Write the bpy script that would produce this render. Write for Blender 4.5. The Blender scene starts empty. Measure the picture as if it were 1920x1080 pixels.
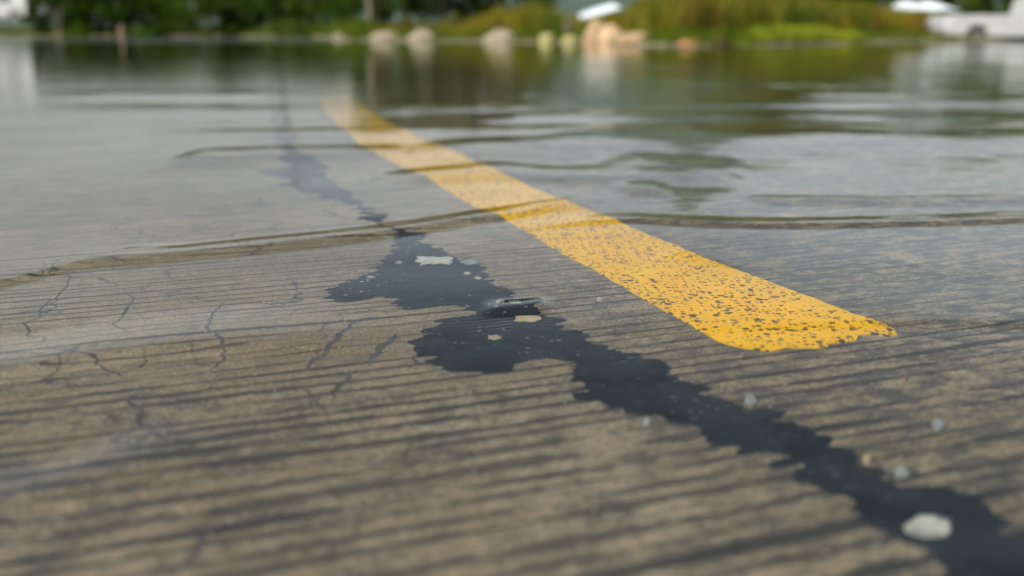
import bpy, bmesh, math, random
import numpy as np
from mathutils import Vector, noise as mnoise
from mathutils.geometry import tessellate_polygon

random.seed(7); RNG = np.random.default_rng(11)
R = math.radians
S = bpy.context.scene
C = S.collection

# ------------------------------------------------------------------ camera
HCAM, F, PITCH = 0.22, 1867.0, R(14.36)
cam_d = bpy.data.cameras.new('camera'); cam = bpy.data.objects.new('camera', cam_d); C.objects.link(cam)
cam.location = (0, 0, HCAM); cam.rotation_euler = (R(90) - PITCH, 0, 0)
cam_d.sensor_width = 36; cam_d.lens = 35.0; cam_d.clip_start = 0.02; cam_d.clip_end = 4000
cam_d.dof.use_dof = True; cam_d.dof.focus_distance = 0.86; cam_d.dof.aperture_fstop = 3.6
S.camera = cam

# ------------------------------------------------------------------ sky and sun
SUN_EL, SUN_AZ = 38.0, 222.0           # azimuth clockwise from +Y: behind the camera, to its left
w = bpy.data.worlds.new('World'); S.world = w; w.use_nodes = True
nt = w.node_tree; nt.nodes.clear()
wo = nt.nodes.new('ShaderNodeOutputWorld'); bg = nt.nodes.new('ShaderNodeBackground')
sky = nt.nodes.new('ShaderNodeTexSky'); sky.sky_type = 'NISHITA'; sky.sun_disc = False
sky.sun_elevation = R(SUN_EL); sky.sun_rotation = R(SUN_AZ)
sky.air_density = 1.0; sky.dust_density = 2.5; sky.ozone_density = 1.0; sky.altitude = 50
hs = nt.nodes.new('ShaderNodeHueSaturation'); hs.inputs['Saturation'].default_value = 0.30
# broken high cloud
tc = nt.nodes.new('ShaderNodeTexCoord'); mp = nt.nodes.new('ShaderNodeMapping'); mp.inputs['Scale'].default_value = (1, 1, 5)
cn = nt.nodes.new('ShaderNodeTexNoise'); cn.inputs['Scale'].default_value = 2.2; cn.inputs['Detail'].default_value = 5
cr = nt.nodes.new('ShaderNodeMapRange'); cr.inputs['From Min'].default_value = .35; cr.inputs['From Max'].default_value = .7
cr.inputs['To Min'].default_value = .88; cr.inputs['To Max'].default_value = 1.12
mul = nt.nodes.new('ShaderNodeVectorMath'); mul.operation = 'SCALE'
L = nt.links.new
L(tc.outputs['Generated'], mp.inputs['Vector']); L(mp.outputs[0], cn.inputs['Vector']); L(cn.outputs['Fac'], cr.inputs['Value'])
L(sky.outputs[0], hs.inputs['Color']); L(hs.outputs[0], mul.inputs[0]); L(cr.outputs[0], mul.inputs['Scale'])
sx = nt.nodes.new('ShaderNodeSeparateXYZ'); L(tc.outputs['Generated'], sx.inputs[0])
hz = nt.nodes.new('ShaderNodeMapRange'); hz.interpolation_type = 'SMOOTHSTEP'
for k_, v_ in (('From Min', .12), ('From Max', .38), ('To Min', .96), ('To Max', .24)): hz.inputs[k_].default_value = v_
L(sx.outputs[2], hz.inputs['Value'])
mul2 = nt.nodes.new('ShaderNodeVectorMath'); mul2.operation = 'SCALE'
hz2 = nt.nodes.new('ShaderNodeMapRange'); hz2.interpolation_type = 'SMOOTHSTEP'      # and the veil overhead is bright again
for k_, v_ in (('From Min', .52), ('From Max', .95), ('To Min', 0), ('To Max', 1.25)): hz2.inputs[k_].default_value = v_
L(sx.outputs[2], hz2.inputs['Value'])
mx = nt.nodes.new('ShaderNodeMath'); mx.operation = 'ADD'; L(hz.outputs[0], mx.inputs[0]); L(hz2.outputs[0], mx.inputs[1])
tint = nt.nodes.new('ShaderNodeMix'); tint.data_type = 'RGBA'; tint.blend_type = 'MULTIPLY'; tint.inputs[7].default_value = (.78, .97, 1.18, 1)
tf = nt.nodes.new('ShaderNodeMapRange')
for k_, v_ in (('From Min', .12), ('From Max', .38), ('To Min', 0), ('To Max', 1)): tf.inputs[k_].default_value = v_
L(sx.outputs[2], tf.inputs['Value']); L(tf.outputs[0], tint.inputs[0]); L(mul.outputs[0], tint.inputs[6])
L(tint.outputs[2], mul2.inputs[0]); L(mx.outputs[0], mul2.inputs['Scale'])
L(mul2.outputs[0], bg.inputs['Color']); bg.inputs['Strength'].default_value = 0.072
L(bg.outputs[0], wo.inputs['Surface'])
sd = bpy.data.lights.new('sun', 'SUN'); so = bpy.data.objects.new('sun', sd); C.objects.link(so)
sd.energy = 5.0; sd.angle = R(8); sd.color = (1.0, .93, .82)
a = R(SUN_AZ); e = R(SUN_EL)
so.rotation_euler = Vector((math.sin(a)*math.cos(e), math.cos(a)*math.cos(e), math.sin(e))).to_track_quat('Z', 'Y').to_euler()
so.location = (0, 0, 20)
S.view_settings.view_transform = 'Standard'; S.view_settings.look = 'None'
S.view_settings.exposure = 1.05; S.view_settings.gamma = 1.0
S.render.engine = 'CYCLES'
S.cycles.use_denoising = True
S.cycles.max_bounces = 8; S.cycles.transmission_bounces = 6; S.cycles.transparent_max_bounces = 8
S.cycles.blur_glossy = 0.3

# ------------------------------------------------------------------ measuring: where a line of sight meets water, road, or a distance
def ray(px, py):
    x, y = (px - 960) / F, (540 - py) / F
    return Vector((x, math.cos(PITCH) + y * math.sin(PITCH), -math.sin(PITCH) + y * math.cos(PITCH))).normalized()
SLOPE, Z0 = -0.013, -0.003                 # the road falls gently away under the flood
def road_z(y): return Z0 + SLOPE * y
def on_water(px, py):
    d = ray(px, py); t = -HCAM / d.z
    return Vector((d.x*t, d.y*t, 0))
def on_road(px, py, lift=0.0):
    d = ray(px, py); p = on_water(px, py); n = 1/1.333
    c = -d.z; k = 1 - n*n*(1 - c*c)
    r = Vector((n*d.x, n*d.y, -math.sqrt(k)))
    # p.z + t r.z = Z0 + SLOPE*(p.y + t r.y)+lift
    t = (Z0 + lift + SLOPE*p.y) / (r.z - SLOPE*r.y)
    return Vector((p.x + r.x*t, p.y + r.y*t, t*r.z))
def at(px, dist):                            # ground position seen at column px, dist metres away (forward)
    return Vector(((px - 960) / (F*math.cos(PITCH) + 478*math.sin(PITCH)) * dist, dist, 0))
FH = F / math.cos(PITCH)
def height_at(py, dist): return HCAM + (62 - py) / FH * dist

# ------------------------------------------------------------------ helpers
def mesh_obj(name, verts, faces, mat=None, parent=None, smooth=False):
    me = bpy.data.meshes.new(name); me.from_pydata([tuple(v) for v in verts], [], faces); me.update()
    if mat: me.materials.append(mat)
    if smooth: me.polygons.foreach_set('use_smooth', [True]*len(me.polygons))
    o = bpy.data.objects.new(name, me); C.objects.link(o)
    if parent: o.parent = parent
    return o
def bm_obj(name, bm, mat=None, parent=None, smooth=False):
    me = bpy.data.meshes.new(name); bm.to_mesh(me); bm.free()
    if mat: me.materials.append(mat)
    if smooth: me.polygons.foreach_set('use_smooth', [True]*len(me.polygons))
    o = bpy.data.objects.new(name, me); C.objects.link(o)
    if parent: o.parent = parent
    return o
def empty(name, loc, rz=0):
    o = bpy.data.objects.new(name, None); C.objects.link(o); o.location = loc; o.rotation_euler = (0, 0, rz); o.empty_display_size = .2
    return o
def tag(o, label, cat, group=None):
    o['label'] = label; o['category'] = cat
    if group: o['group'] = group
    return o
def grid_mesh(name, P, mat, smooth=True):    # P: (rows, cols, 3)
    r, c, _ = P.shape
    me = bpy.data.meshes.new(name)
    idx = np.arange(r*c).reshape(r, c)
    q = np.stack([idx[:-1, :-1], idx[:-1, 1:], idx[1:, 1:], idx[1:, :-1]], -1).reshape(-1, 4)
    me.vertices.add(r*c); me.vertices.foreach_set('co', P.reshape(-1).astype(np.float32))
    me.loops.add(q.size); me.loops.foreach_set('vertex_index', q.reshape(-1).astype(np.int32))
    me.polygons.add(len(q)); me.polygons.foreach_set('loop_start', (np.arange(len(q))*4).astype(np.int32))
    me.polygons.foreach_set('loop_total', np.full(len(q), 4, np.int32))
    me.update(calc_edges=True); me.validate()
    if smooth: me.polygons.foreach_set('use_smooth', np.ones(len(q), bool))
    me.materials.append(mat)
    o = bpy.data.objects.new(name, me); C.objects.link(o)
    return o

# ------------------------------------------------------------------ node helpers
class NT:
    def __init__(s, name, bsdf=True):
        s.m = bpy.data.materials.new(name); s.m.use_nodes = True; s.t = s.m.node_tree
        s.b = s.t.nodes.get('Principled BSDF'); s.out = s.t.nodes.get('Material Output')
    def n(s, typ, **kw):
        nd = s.t.nodes.new('ShaderNode' + typ)
        for k, v in kw.items():
            if hasattr(nd, k): setattr(nd, k, v)
            else: nd.inputs[k].default_value = v
        return nd
    def l(s, a, b): s.t.links.new(a, b)
    def pos(s): return s.n('NewGeometry').outputs['Position']
    def obj(s): return s.n('TexCoord').outputs['Object']
    def sep(s, v):
        n = s.n('SeparateXYZ'); s.l(v, n.inputs[0]); return n.outputs
    def comb(s, x, y, z=0):
        n = s.n('CombineXYZ')
        for i, v in enumerate((x, y, z)):
            if isinstance(v, (int, float)): n.inputs[i].default_value = v
            else: s.l(v, n.inputs[i])
        return n.outputs[0]
    def math(s, op, a, b=None, c=None, clamp=False):
        n = s.n('Math', operation=op); n.use_clamp = clamp
        for i, v in enumerate((a, b, c)):
            if v is None: continue
            if isinstance(v, (int, float)): n.inputs[i].default_value = v
            else: s.l(v, n.inputs[i])
        return n.outputs[0]
    def noise(s, vec, scale, detail=3, rough=.5, out='Fac', dist=0):
        n = s.n('TexNoise'); n.inputs['Scale'].default_value = scale; n.inputs['Detail'].default_value = detail
        n.inputs['Roughness'].default_value = rough; n.inputs['Distortion'].default_value = dist
        if vec is not None: s.l(vec, n.inputs['Vector'])
        return n.outputs[out]
    def ramp(s, v, a, b, lo=0.0, hi=1.0, smooth=True):
        n = s.n('MapRange'); n.interpolation_type = 'SMOOTHSTEP' if smooth else 'LINEAR'
        s.l(v, n.inputs['Value'])
        for k, x in (('From Min', a), ('From Max', b), ('To Min', lo), ('To Max', hi)): n.inputs[k].default_value = x
        return n.outputs['Result']
    def mix(s, f, a, b):
        n = s.n('Mix', data_type='RGBA')
        if isinstance(f, (int, float)): n.inputs[0].default_value = f
        else: s.l(f, n.inputs[0])
        for i, v in ((6, a), (7, b)):
            if isinstance(v, tuple): n.inputs[i].default_value = (*v, 1)
            else: s.l(v, n.inputs[i])
        return n.outputs[2]
    def bump(s, h, dist, strength=1.0, normal=None):
        n = s.n('Bump'); n.inputs['Distance'].default_value = dist; n.inputs['Strength'].default_value = strength
        s.l(h, n.inputs['Height'])
        if normal: s.l(normal, n.inputs['Normal'])
        s.l(n.outputs[0], s.b.inputs['Normal']); return n.outputs[0]
    def col(s, v):
        if isinstance(v, tuple): s.b.inputs['Base Color'].default_value = (*v, 1)
        else: s.l(v, s.b.inputs['Base Color'])
    def set(s, **kw):
        for k, v in kw.items():
            k = k.replace('_', ' ')
            if isinstance(v, (int, float, tuple)): s.b.inputs[k].default_value = v
            else: s.l(v, s.b.inputs[k])
        return s.m
def simple(name, col, rough=.6, var=.25, scale=6, metal=0.0, bump=0.0):
    t = NT(name); o = t.obj()
    f = t.ramp(t.noise(o, scale, 4), .3, .7)
    t.col(t.mix(f, tuple(c*(1-var) for c in col), tuple(min(1, c*(1+var)) for c in col)))
    if bump: t.bump(t.noise(o, scale*2, 6, .6), bump)
    return t.set(Roughness=rough, Metallic=metal)

# ------------------------------------------------------------------ materials
GA = math.atan2(5040, 1927)                  # the tined grooves run across the road at this angle from forward
GU = (math.sin(GA), math.cos(GA)); GV = (-math.cos(GA), math.sin(GA))
def concrete():
    t = NT('wet_brushed_concrete'); P = t.pos(); x, y, z = t.sep(P)
    u = t.math('ADD', t.math('MULTIPLY', x, GU[0]), t.math('MULTIPLY', y, GU[1]))
    v = t.math('ADD', t.math('MULTIPLY', x, GV[0]), t.math('MULTIPLY', y, GV[1]))
    wob = t.math('MULTIPLY', t.math('SUBTRACT', t.noise(t.comb(u, v), 7, 3, .55), .5), .006)
    wob1 = t.math('MULTIPLY', t.math('SUBTRACT', t.noise(t.comb(t.math('MULTIPLY', u, 0.02), v), 21, 2), .5), .030)
    wob2 = t.math('MULTIPLY', t.math('SUBTRACT', t.noise(P, 90, 3), .5), .0035)
    vv = t.math('ADD', t.math('ADD', t.math('ADD', v, wob), wob2), wob1)
    k = t.math('DIVIDE', vv, 0.0175)
    fr = t.math('ABSOLUTE', t.math('SUBTRACT', t.math('FRACT', k), .5))      # 0 at groove centre
    cell = t.math('FLOOR', k)
    cn = t.n('TexWhiteNoise', noise_dimensions='1D'); t.l(cell, cn.inputs['W']); depth = cn.outputs['Value']
    # worn areas: grooves fade to the right and in patches
    worn = t.noise(t.comb(u, t.math('MULTIPLY', v, 1.6)), 5.5, 5, .6)
    right = t.ramp(x, .02, .45)
    wid = t.math('MULTIPLY', t.ramp(t.noise(t.comb(t.math('MULTIPLY', u, .20), t.math('MULTIPLY', v, 1.3)), 30, 4, .6), .36, .72), .20)
    wid = t.math('ADD', wid, t.math('MULTIPLY', depth, .06))
    wid = t.math('ADD', wid, t.math('MULTIPLY', t.math('SUBTRACT', worn, .5), .5))
    wid = t.math('SUBTRACT', wid, t.math('MULTIPLY', right, .04))
    near = t.ramp(y, .72, .54)
    wid = t.math('ADD', wid, t.math('MULTIPLY', near, t.ramp(t.noise(t.comb(t.math('MULTIPLY', u, .45), v), 32, 3, .55), .36, .62, -.02, .17)))
    clean = t.math('MULTIPLY', t.ramp(x, .10, -.12), t.ramp(y, .56, .70))      # the left side is hardly worn
    widc = t.math('ADD', t.math('MULTIPLY', depth, .05), t.ramp(t.noise(t.comb(t.math('MULTIPLY', u, .3), v), 24, 3), .3, .7, .005, .13))
    wid = t.math('ADD', t.math('MULTIPLY', wid, t.math('SUBTRACT', 1, clean)), t.math('MULTIPLY', widc, clean))
    unclean = t.math('SUBTRACT', 1, t.math('MULTIPLY', clean, .75))
    gm = t.math('SUBTRACT', wid, fr)
    g = t.ramp(gm, -.035, .06)
    gcol = t.ramp(depth, 0, 1, .72, 1.0)
    g = t.math('MULTIPLY', g, gcol)
    # base colour: tan / grey cement with fine sand
    big = t.noise(P, 3.2, 6, .6); med = t.noise(P, 26, 6, .65); fine = t.noise(P, 430, 4, .75)
    base = t.mix(t.ramp(big, .35, .65), (.205, .152, .092), (.335, .274, .200))
    base = t.mix(t.math('MULTIPLY', unclean, t.ramp(med, .44, .62, 0, .75)), base, (.085, .077, .066))
    grit = t.noise(t.comb(t.math('MULTIPLY', u, .6), v), 170, 5, .7)
    base = t.mix(t.math('MULTIPLY', unclean, t.ramp(grit, .52, .62, 0, .65)), base, (.060, .058, .056))
    base = t.mix(t.ramp(grit, .46, .36, 0, .55), base, (.40, .345, .26))
    base = t.mix(t.ramp(fine, .50, .68, 0, .75), base, (.44, .39, .31))
    base = t.mix(t.ramp(fine, .48, .34, 0, .65), base, (.065, .056, .048))
    # dark grime settled in the worn spots
    bl = t.noise(t.comb(t.math('MULTIPLY', u, .55), v), 42, 5, .62)
    base = t.mix(t.math('MULTIPLY', unclean, t.ramp(bl, .56, .66, 0, .60)), base, (.048, .050, .054))
    # right hand side is dirtier and darker
    rd = t.math('MULTIPLY', t.ramp(x, -.02, .28, .25, 1), t.ramp(t.noise(t.comb(t.math('MULTIPLY', u, .45), v), 62, 7, .74), .46, .56))
    base = t.mix(t.math('MULTIPLY', rd, .80), base, (.056, .060, .064))
    base = t.mix(t.math('MULTIPLY', g, .92), base, (.024, .027, .031))
    vc = t.n('TexVoronoi', feature='DISTANCE_TO_EDGE'); vc.inputs['Scale'].default_value = 8.5
    dn = t.n('TexNoise'); dn.inputs['Scale'].default_value = 28; dn.inputs['Detail'].default_value = 4; t.l(P, dn.inputs['Vector'])
    ds = t.n('VectorMath', operation='SCALE'); t.l(dn.outputs['Color'], ds.inputs[0]); ds.inputs['Scale'].default_value = .055
    da = t.n('VectorMath', operation='ADD'); t.l(P, da.inputs[0]); t.l(ds.outputs[0], da.inputs[1]); t.l(da.outputs[0], vc.inputs['Vector'])
    ck = t.math('MULTIPLY', t.ramp(vc.outputs['Distance'], .020, .004), t.ramp(t.noise(P, 13, 3), .46, .56))
    ck = t.math('MULTIPLY', ck, t.ramp(x, .05, -.08))
    base = t.mix(t.math('MULTIPLY', ck, .75), base, (.045, .047, .050))
    # exposed pale aggregate
    vo = t.n('TexVoronoi'); t.l(P, vo.inputs['Vector']); vo.inputs['Scale'].default_value = 150
    sepc = t.n('SeparateColor'); t.l(vo.outputs['Color'], sepc.inputs[0])
    st = t.math('MULTIPLY', t.ramp(vo.outputs['Distance'], .20, .13), t.math('GREATER_THAN', sepc.outputs[0], .93))
    base = t.mix(t.math('MULTIPLY', st, .8), base, (.46, .44, .40))
    t.col(base)
    h = t.math('ADD', t.math('MULTIPLY', g, -1.0), t.math('MULTIPLY', med, .35))
    h = t.math('ADD', h, t.math('MULTIPLY', fine, .16))
    t.bump(h, .0022, .9)
    return t.set(Roughness=.75)
M_CONC = concrete()

def tar_mat():
    t = NT('tar_sealant'); P = t.pos()
    c = t.mix(t.ramp(t.noise(P, 30, 5, .6), .35, .65), (.006, .010, .016), (.018, .025, .035))
    vo = t.n('TexVoronoi'); t.l(P, vo.inputs['Vector']); vo.inputs['Scale'].default_value = 165
    sc = t.n('SeparateColor'); t.l(vo.outputs['Color'], sc.inputs[0])
    size = t.ramp(sc.outputs[1], 0, 1, .10, .34, False)
    sp = t.math('MULTIPLY', t.math('LESS_THAN', vo.outputs['Distance'], size), t.math('GREATER_THAN', sc.outputs[0], .76))
    dens = t.math('MULTIPLY', t.ramp(t.noise(P, 9, 2), .40, .58), t.ramp(t.sep(P)[1], .62, .85, .25, 1))
    sp = t.math('MULTIPLY', sp, dens)
    c = t.mix(t.math('MULTIPLY', sp, .85), c, (.42, .40, .35))
    dust = t.ramp(t.noise(P, 75, 6, .7), .55, .70, 0, .55)
    c = t.mix(dust, c, (.060, .062, .060))
    t.col(c); t.bump(t.noise(P, 140, 5, .6), .0012, .8)
    return t.set(Roughness=.55)
M_TAR = tar_mat()

def yellow_mat():
    t = NT('worn_veiled_yellow_paint'); P = t.pos()
    x, y, z = t.sep(P)
    c = t.mix(t.ramp(t.noise(P, 14, 5, .6), .3, .7), (.82, .455, .002), (.91, .53, .004))
    c = t.mix(t.ramp(t.noise(P, 160, 4, .6), .55, .8, 0, .5), c, (.52, .29, .03))
    dist = t.n('VectorMath', operation='ADD'); t.l(P, dist.inputs[0])
    nz = t.n('TexNoise'); nz.inputs['Scale'].default_value = 240; t.l(P, nz.inputs['Vector'])
    sc_ = t.n('VectorMath', operation='SCALE'); t.l(nz.outputs['Color'], sc_.inputs[0]); sc_.inputs['Scale'].default_value = .0010
    t.l(sc_.outputs[0], dist.inputs[1])
    tot = None
    for scale, thr, lo, hi in ((112, .42, .11, .29), (205, .55, .14, .34), (60, .55, .09, .21)):
        vo = t.n('TexVoronoi', voronoi_dimensions='2D'); t.l(dist.outputs[0], vo.inputs['Vector']); vo.inputs['Scale'].default_value = scale
        s = t.n('SeparateColor'); t.l(vo.outputs['Color'], s.inputs[0])
        r = t.ramp(s.outputs[1], 0, 1, lo, hi, False)
        hole = t.math('MULTIPLY', t.ramp(t.math('SUBTRACT', vo.outputs['Distance'], r), .03, -.03), t.math('GREATER_THAN', s.outputs[0], thr))
        tot = hole if tot is None else t.math('MAXIMUM', tot, hole)
    # more pores toward the right-hand edge
    dens = t.ramp(t.noise(P, 20, 4, .6), .33, .46)
    pores = t.math('MULTIPLY', tot, dens)
    c = t.mix(t.math('MULTIPLY', pores, .93), c, (.040, .027, .020))
    c = t.mix(t.math('MULTIPLY', t.ramp(y, 2.6, 4.4, 0, .9), t.ramp(t.noise(P, 5, 5), .3, .6, .5, 1)), c, (.16, .14, .10))  # far end greyed: water reflection and murk put into the paint colour
    t.col(c)
    h = t.math('ADD', t.math('MULTIPLY', pores, -1.0), t.math('MULTIPLY', t.noise(P, 60, 5), .8))
    t.bump(h, .0016, .9)
    return t.set(Roughness=.5)
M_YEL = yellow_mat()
M_CRACK = simple('crack_dirt', (.080, .080, .080), .8, .3, 60)

def chip_mat(name, col):
    t = NT(name); o = t.obj()
    c = t.mix(t.ramp(t.noise(o, 150, 5, .65), .35, .7), tuple(k*.72 for k in col), col)
    t.col(c); t.bump(t.noise(o, 300, 4), .0008); return t.set(Roughness=.55)

def water_mat():
    t = NT('clear_flood_water'); t.t.nodes.remove(t.b)
    g = t.n('BsdfGlass'); g.inputs['IOR'].default_value = 1.333; g.inputs['Roughness'].default_value = 0
    g.inputs['Color'].default_value = (.97, .985, .975, 1)
    P = t.pos(); x, y, z = t.sep(P)
    n1 = t.noise(t.comb(t.math('MULTIPLY', x, .35), y), 16, 3, .55)           # wind ripples further out
    n2 = t.noise(t.comb(t.math('MULTIPLY', x, .45), y), 75, 3, .5)            # capillaries
    a1 = t.ramp(y, 1.6, 9.0, 0, .0009, False); a1b = t.ramp(y, 20, 34, 0, .012, False)
    patch = t.ramp(t.noise(t.comb(t.math('MULTIPLY', x, .3), y), .9, 2), .35, .65, .25, 1)
    h = t.math('ADD', t.math('MULTIPLY', t.math('MULTIPLY', n1, patch), t.math('ADD', a1, a1b)),
               t.math('MULTIPLY', n2, t.ramp(y, .4, 3.0, .00005, .00022, False)))
    b = t.n('Bump'); b.inputs['Distance'].default_value = 1.0; b.inputs['Strength'].default_value = 1.0
    t.l(h, b.inputs['Height']); t.l(b.outputs[0], g.inputs['Normal'])
    t.l(g.outputs[0], t.out.inputs['Surface'])
    va = t.n('VolumeAbsorption'); va.inputs['Color'].default_value = (.46, .47, .28, 1); va.inputs['Density'].default_value = 8.5
    t.l(va.outputs[0], t.out.inputs['Volume'])
    return t.m
M_WATER = water_mat()

def ground_mat():
    t = NT('muddy_grass_ground'); P = t.pos(); x, y, z = t.sep(P)
    mud = t.mix(t.ramp(t.noise(P, 1.3, 5), .35, .65), (.10, .085, .055), (.16, .135, .09))
    gr = t.mix(t.ramp(t.noise(P, .8, 6), .35, .65), (.045, .075, .012), (.11, .105, .02))
    t.col(t.mix(t.ramp(z, .03, .16), mud, gr)); t.bump(t.noise(P, 6, 6, .6), .08)
    return t.set(Roughness=.9)
M_GROUND = ground_mat()

def leaf_mat(name, dark, light, rand=True):
    t = NT(name); P = t.pos()
    oi = t.n('ObjectInfo')
    f = t.ramp(t.noise(P, 1.4, 4, .6), .32, .68)
    c = t.mix(f, dark, light)
    h = t.n('HueSaturation'); t.l(c, h.inputs['Color'])
    t.l(t.ramp(oi.outputs['Random'], 0, 1, .475, .52, False), h.inputs['Hue'])
    t.l(t.ramp(oi.outputs['Random'], 0, 1, .75, 1.3, False), h.inputs['Value'])
    t.col(h.outputs[0])
    t.b.inputs['Roughness'].default_value = .9; t.b.inputs['Specular IOR Level'].default_value = .08
    tr = t.n('BsdfTranslucent'); t.l(h.outputs[0], tr.inputs['Color'])
    ms = t.n('MixShader'); ms.inputs[0].default_value = .3
    t.l(t.b.outputs[0], ms.inputs[1]); t.l(tr.outputs[0], ms.inputs[2]); t.l(ms.outputs[0], t.out.inputs['Surface'])
    return t.m
M_LEAF_DARK = leaf_mat('dark_leaves', (.010, .026, .002), (.034, .070, .004))
M_LEAF_MID = leaf_mat('green_leaves', (.022, .050, .003), (.060, .100, .006))
M_LEAF_OLIVE = leaf_mat('olive_leaves', (.048, .055, .003), (.125, .120, .006))
def reed_mat():
    t = NT('reed_blades'); P = t.pos(); x, y, z = t.sep(P); Q = t.comb(x, y, t.math('MULTIPLY', z, .5))
    n1 = t.noise(Q, .55, 4, .6); n2 = t.noise(Q, 1.1, 4, .6); n3 = t.noise(Q, 2.2, 3, .6)
    c = t.mix(t.ramp(n1, .42, .56), (.105, .085, .006), (.040, .062, .004))
    c = t.mix(t.ramp(n2, .52, .62, 0, .8), c, (.105, .048, .012))
    c = t.mix(t.ramp(n3, .55, .66, 0, .7), c, (.17, .155, .02))
    c = t.mix(t.ramp(n3, .45, .36, 0, .8), c, (.018, .026, .004))
    t.col(c); return t.set(Roughness=.9, Specular_IOR_Level=.08)
M_REED = reed_mat()
M_GRASS = leaf_mat('grass_blades', (.026, .044, .003), (.078, .098, .007))
M_BARK = simple('bark', (.075, .055, .038), .9, .35, 4, bump=.02)
M_PALEBARK = simple('pale_bark', (.10, .085, .055), .85, .3, 4, bump=.02)
def rock_mat(name, col):
    t = NT(name); o = t.obj()
    c = t.mix(t.ramp(t.noise(o, 5, 6, .65), .35, .68), tuple(k*.6 for k in col), col)
    t.col(c); t.bump(t.noise(o, 9, 7, .6), .05); return t.set(Roughness=.9, Specular_IOR_Level=.15)
M_ROCK_PALE = rock_mat('pale_grey_stone', (.23, .20, .145))
M_ROCK_TAN = rock_mat('warm_tan_stone', (.29, .205, .12))
M_ROCK_CREAM = rock_mat('cream_stone', (.44, .31, .19))
M_ROCK_OLIVE = rock_mat('mossy_stone', (.30, .28, .12))
M_ROCK_RUST = rock_mat('rusty_stone', (.36, .19, .08))
M_ROCK_DARK = rock_mat('dark_brown_stone', (.060, .030, .018))
M_WHITE = simple('white_car_paint', (.28, .29, .29), .4, .06, 2)
M_GLASSDARK = simple('dark_window_glass', (.03, .045, .045), .08, .2, 2)
M_TYRE = simple('tyre_rubber', (.022, .022, .024), .8, .2, 20)
M_HUB = simple('grey_wheel_metal', (.30, .30, .33), .35, .15, 8, .6)
M_TRIM = simple('dark_plastic_trim', (.06, .05, .045), .6, .2, 9)
M_AMBER = simple('amber_lamp_plastic', (.55, .16, .03), .3, .1, 9)
M_RED = simple('red_lamp_plastic', (.35, .03, .02), .3, .1, 9)
M_CLEAR = simple('clear_lamp_plastic', (.42, .46, .50), .12, .1, 9)
M_ROOF = simple('pale_sheet_roofing', (.55, .62, .66), .4, .08, 3)
M_WOOD = simple('weathered_wood', (.16, .095, .05), .85, .3, 7, bump=.01)
M_POLE = simple('dark_pole_wood', (.05, .045, .04), .85, .3, 5)
M_POST = simple('faded_pink_paint', (.11, .075, .05), .6, .2, 7)
def hill_mat():
    t = NT('forested_hillside'); P = t.pos()
    t.col(t.mix(t.ramp(t.noise(P, .05, 8, .65), .35, .65), (.020, .042, .034), (.038, .066, .050)))  # blue-green of distance haze mixed into the forest colour
    t.bump(t.noise(P, .12, 8, .7), 4.0); return t.set(Roughness=.95)
M_HILL = hill_mat()

# ------------------------------------------------------------------ the road slab, ground, hills
def struct(o, name=None):
    o['kind'] = 'structure'; return o
def rows_cols_plane(xs, ys, zf): 
    X, Y = np.meshgrid(xs, ys); return np.stack([X, Y, zf(X, Y)], -1)
road = struct(grid_mesh('road', rows_cols_plane(np.linspace(-7, 7, 15), np.linspace(-3, 15, 19), lambda X, Y: Z0 + SLOPE*Y), M_CONC))

SH_PX = [-900, -300, 0, 400, 590, 660, 1000, 1150, 1300, 1400, 1600, 1750, 1920, 2300, 3000]
SH_PY = [67.2, 67.2, 67.4, 68, 69.3, 75, 78.5, 82, 87.5, 86, 81, 77, 76, 75, 74]
AZ = [math.atan2(px - 960, FH) for px in SH_PX]
RS = [HCAM * FH / (py - 62) for py in SH_PY]
def shore(az): return np.interp(az, AZ, RS)
def terrain_h(X, Y):
    az = np.arctan2(X, np.maximum(Y, .01)); rs = shore(az); d = Y - rs
    up = 1 - np.exp(-np.maximum(d, 0) / 5.0)
    h = np.where(d < 0, np.maximum(-.42, d*.05), .42*up + np.clip(d - 6, 0, 60)*.010)
    h = h + .05*np.sin(X*1.3 + Y*.7)*np.sin(Y*.9 - X*.5)*np.clip((d+1)/3, 0, 1)
    return h
az = np.linspace(-1.15, 1.15, 260)
rr = np.concatenate([np.linspace(-12, 8, 8), np.geomspace(8.3, 900, 330)])
Yg = np.repeat(rr[:, None], len(az), 1); Xg = np.tan(az)[None, :] * np.maximum(rr, 14)[:, None]
Zg = terrain_h(Xg, Yg)
Zg = np.where(Yg < 15.5, np.minimum(Zg, -.36), Zg)
struct(grid_mesh('ground', np.stack([Xg, Yg, Zg], -1), M_GROUND))

def hill(name, x0, x1, y, peak, seed, depth=160):
    xs = np.linspace(x0, x1, 90); ts = np.linspace(-1, 1, 24)
    X, T = np.meshgrid(xs, ts); u = (X - x0)/(x1 - x0)
    ridge = np.zeros_like(xs)
    for i, xx in enumerate(xs):
        ridge[i] = peak*(math.sin(math.pi*(xx-x0)/(x1-x0))**.7)*(.72 + .5*mnoise.fractal((xx*.008, seed, 0), 1, 2, 5))
    Z = ridge[None, :]*np.clip(1 - np.abs(T)**1.5, 0, 1) - 3
    Y = y + T*depth
    for i in range(Z.shape[0]):
        for j in range(Z.shape[1]):
            Z[i, j] += 3.5*mnoise.fractal((X[i, j]*.03, Y[i, j]*.03, seed), 1, 2, 4)
    return struct(grid_mesh(name, np.stack([X, Y, Z], -1), M_HILL))
hill('hill', -90, 420, 620, 135, 3.3)
hill('far_hill', -700, 900, 1300, 75, 8.1, 260)

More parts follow.
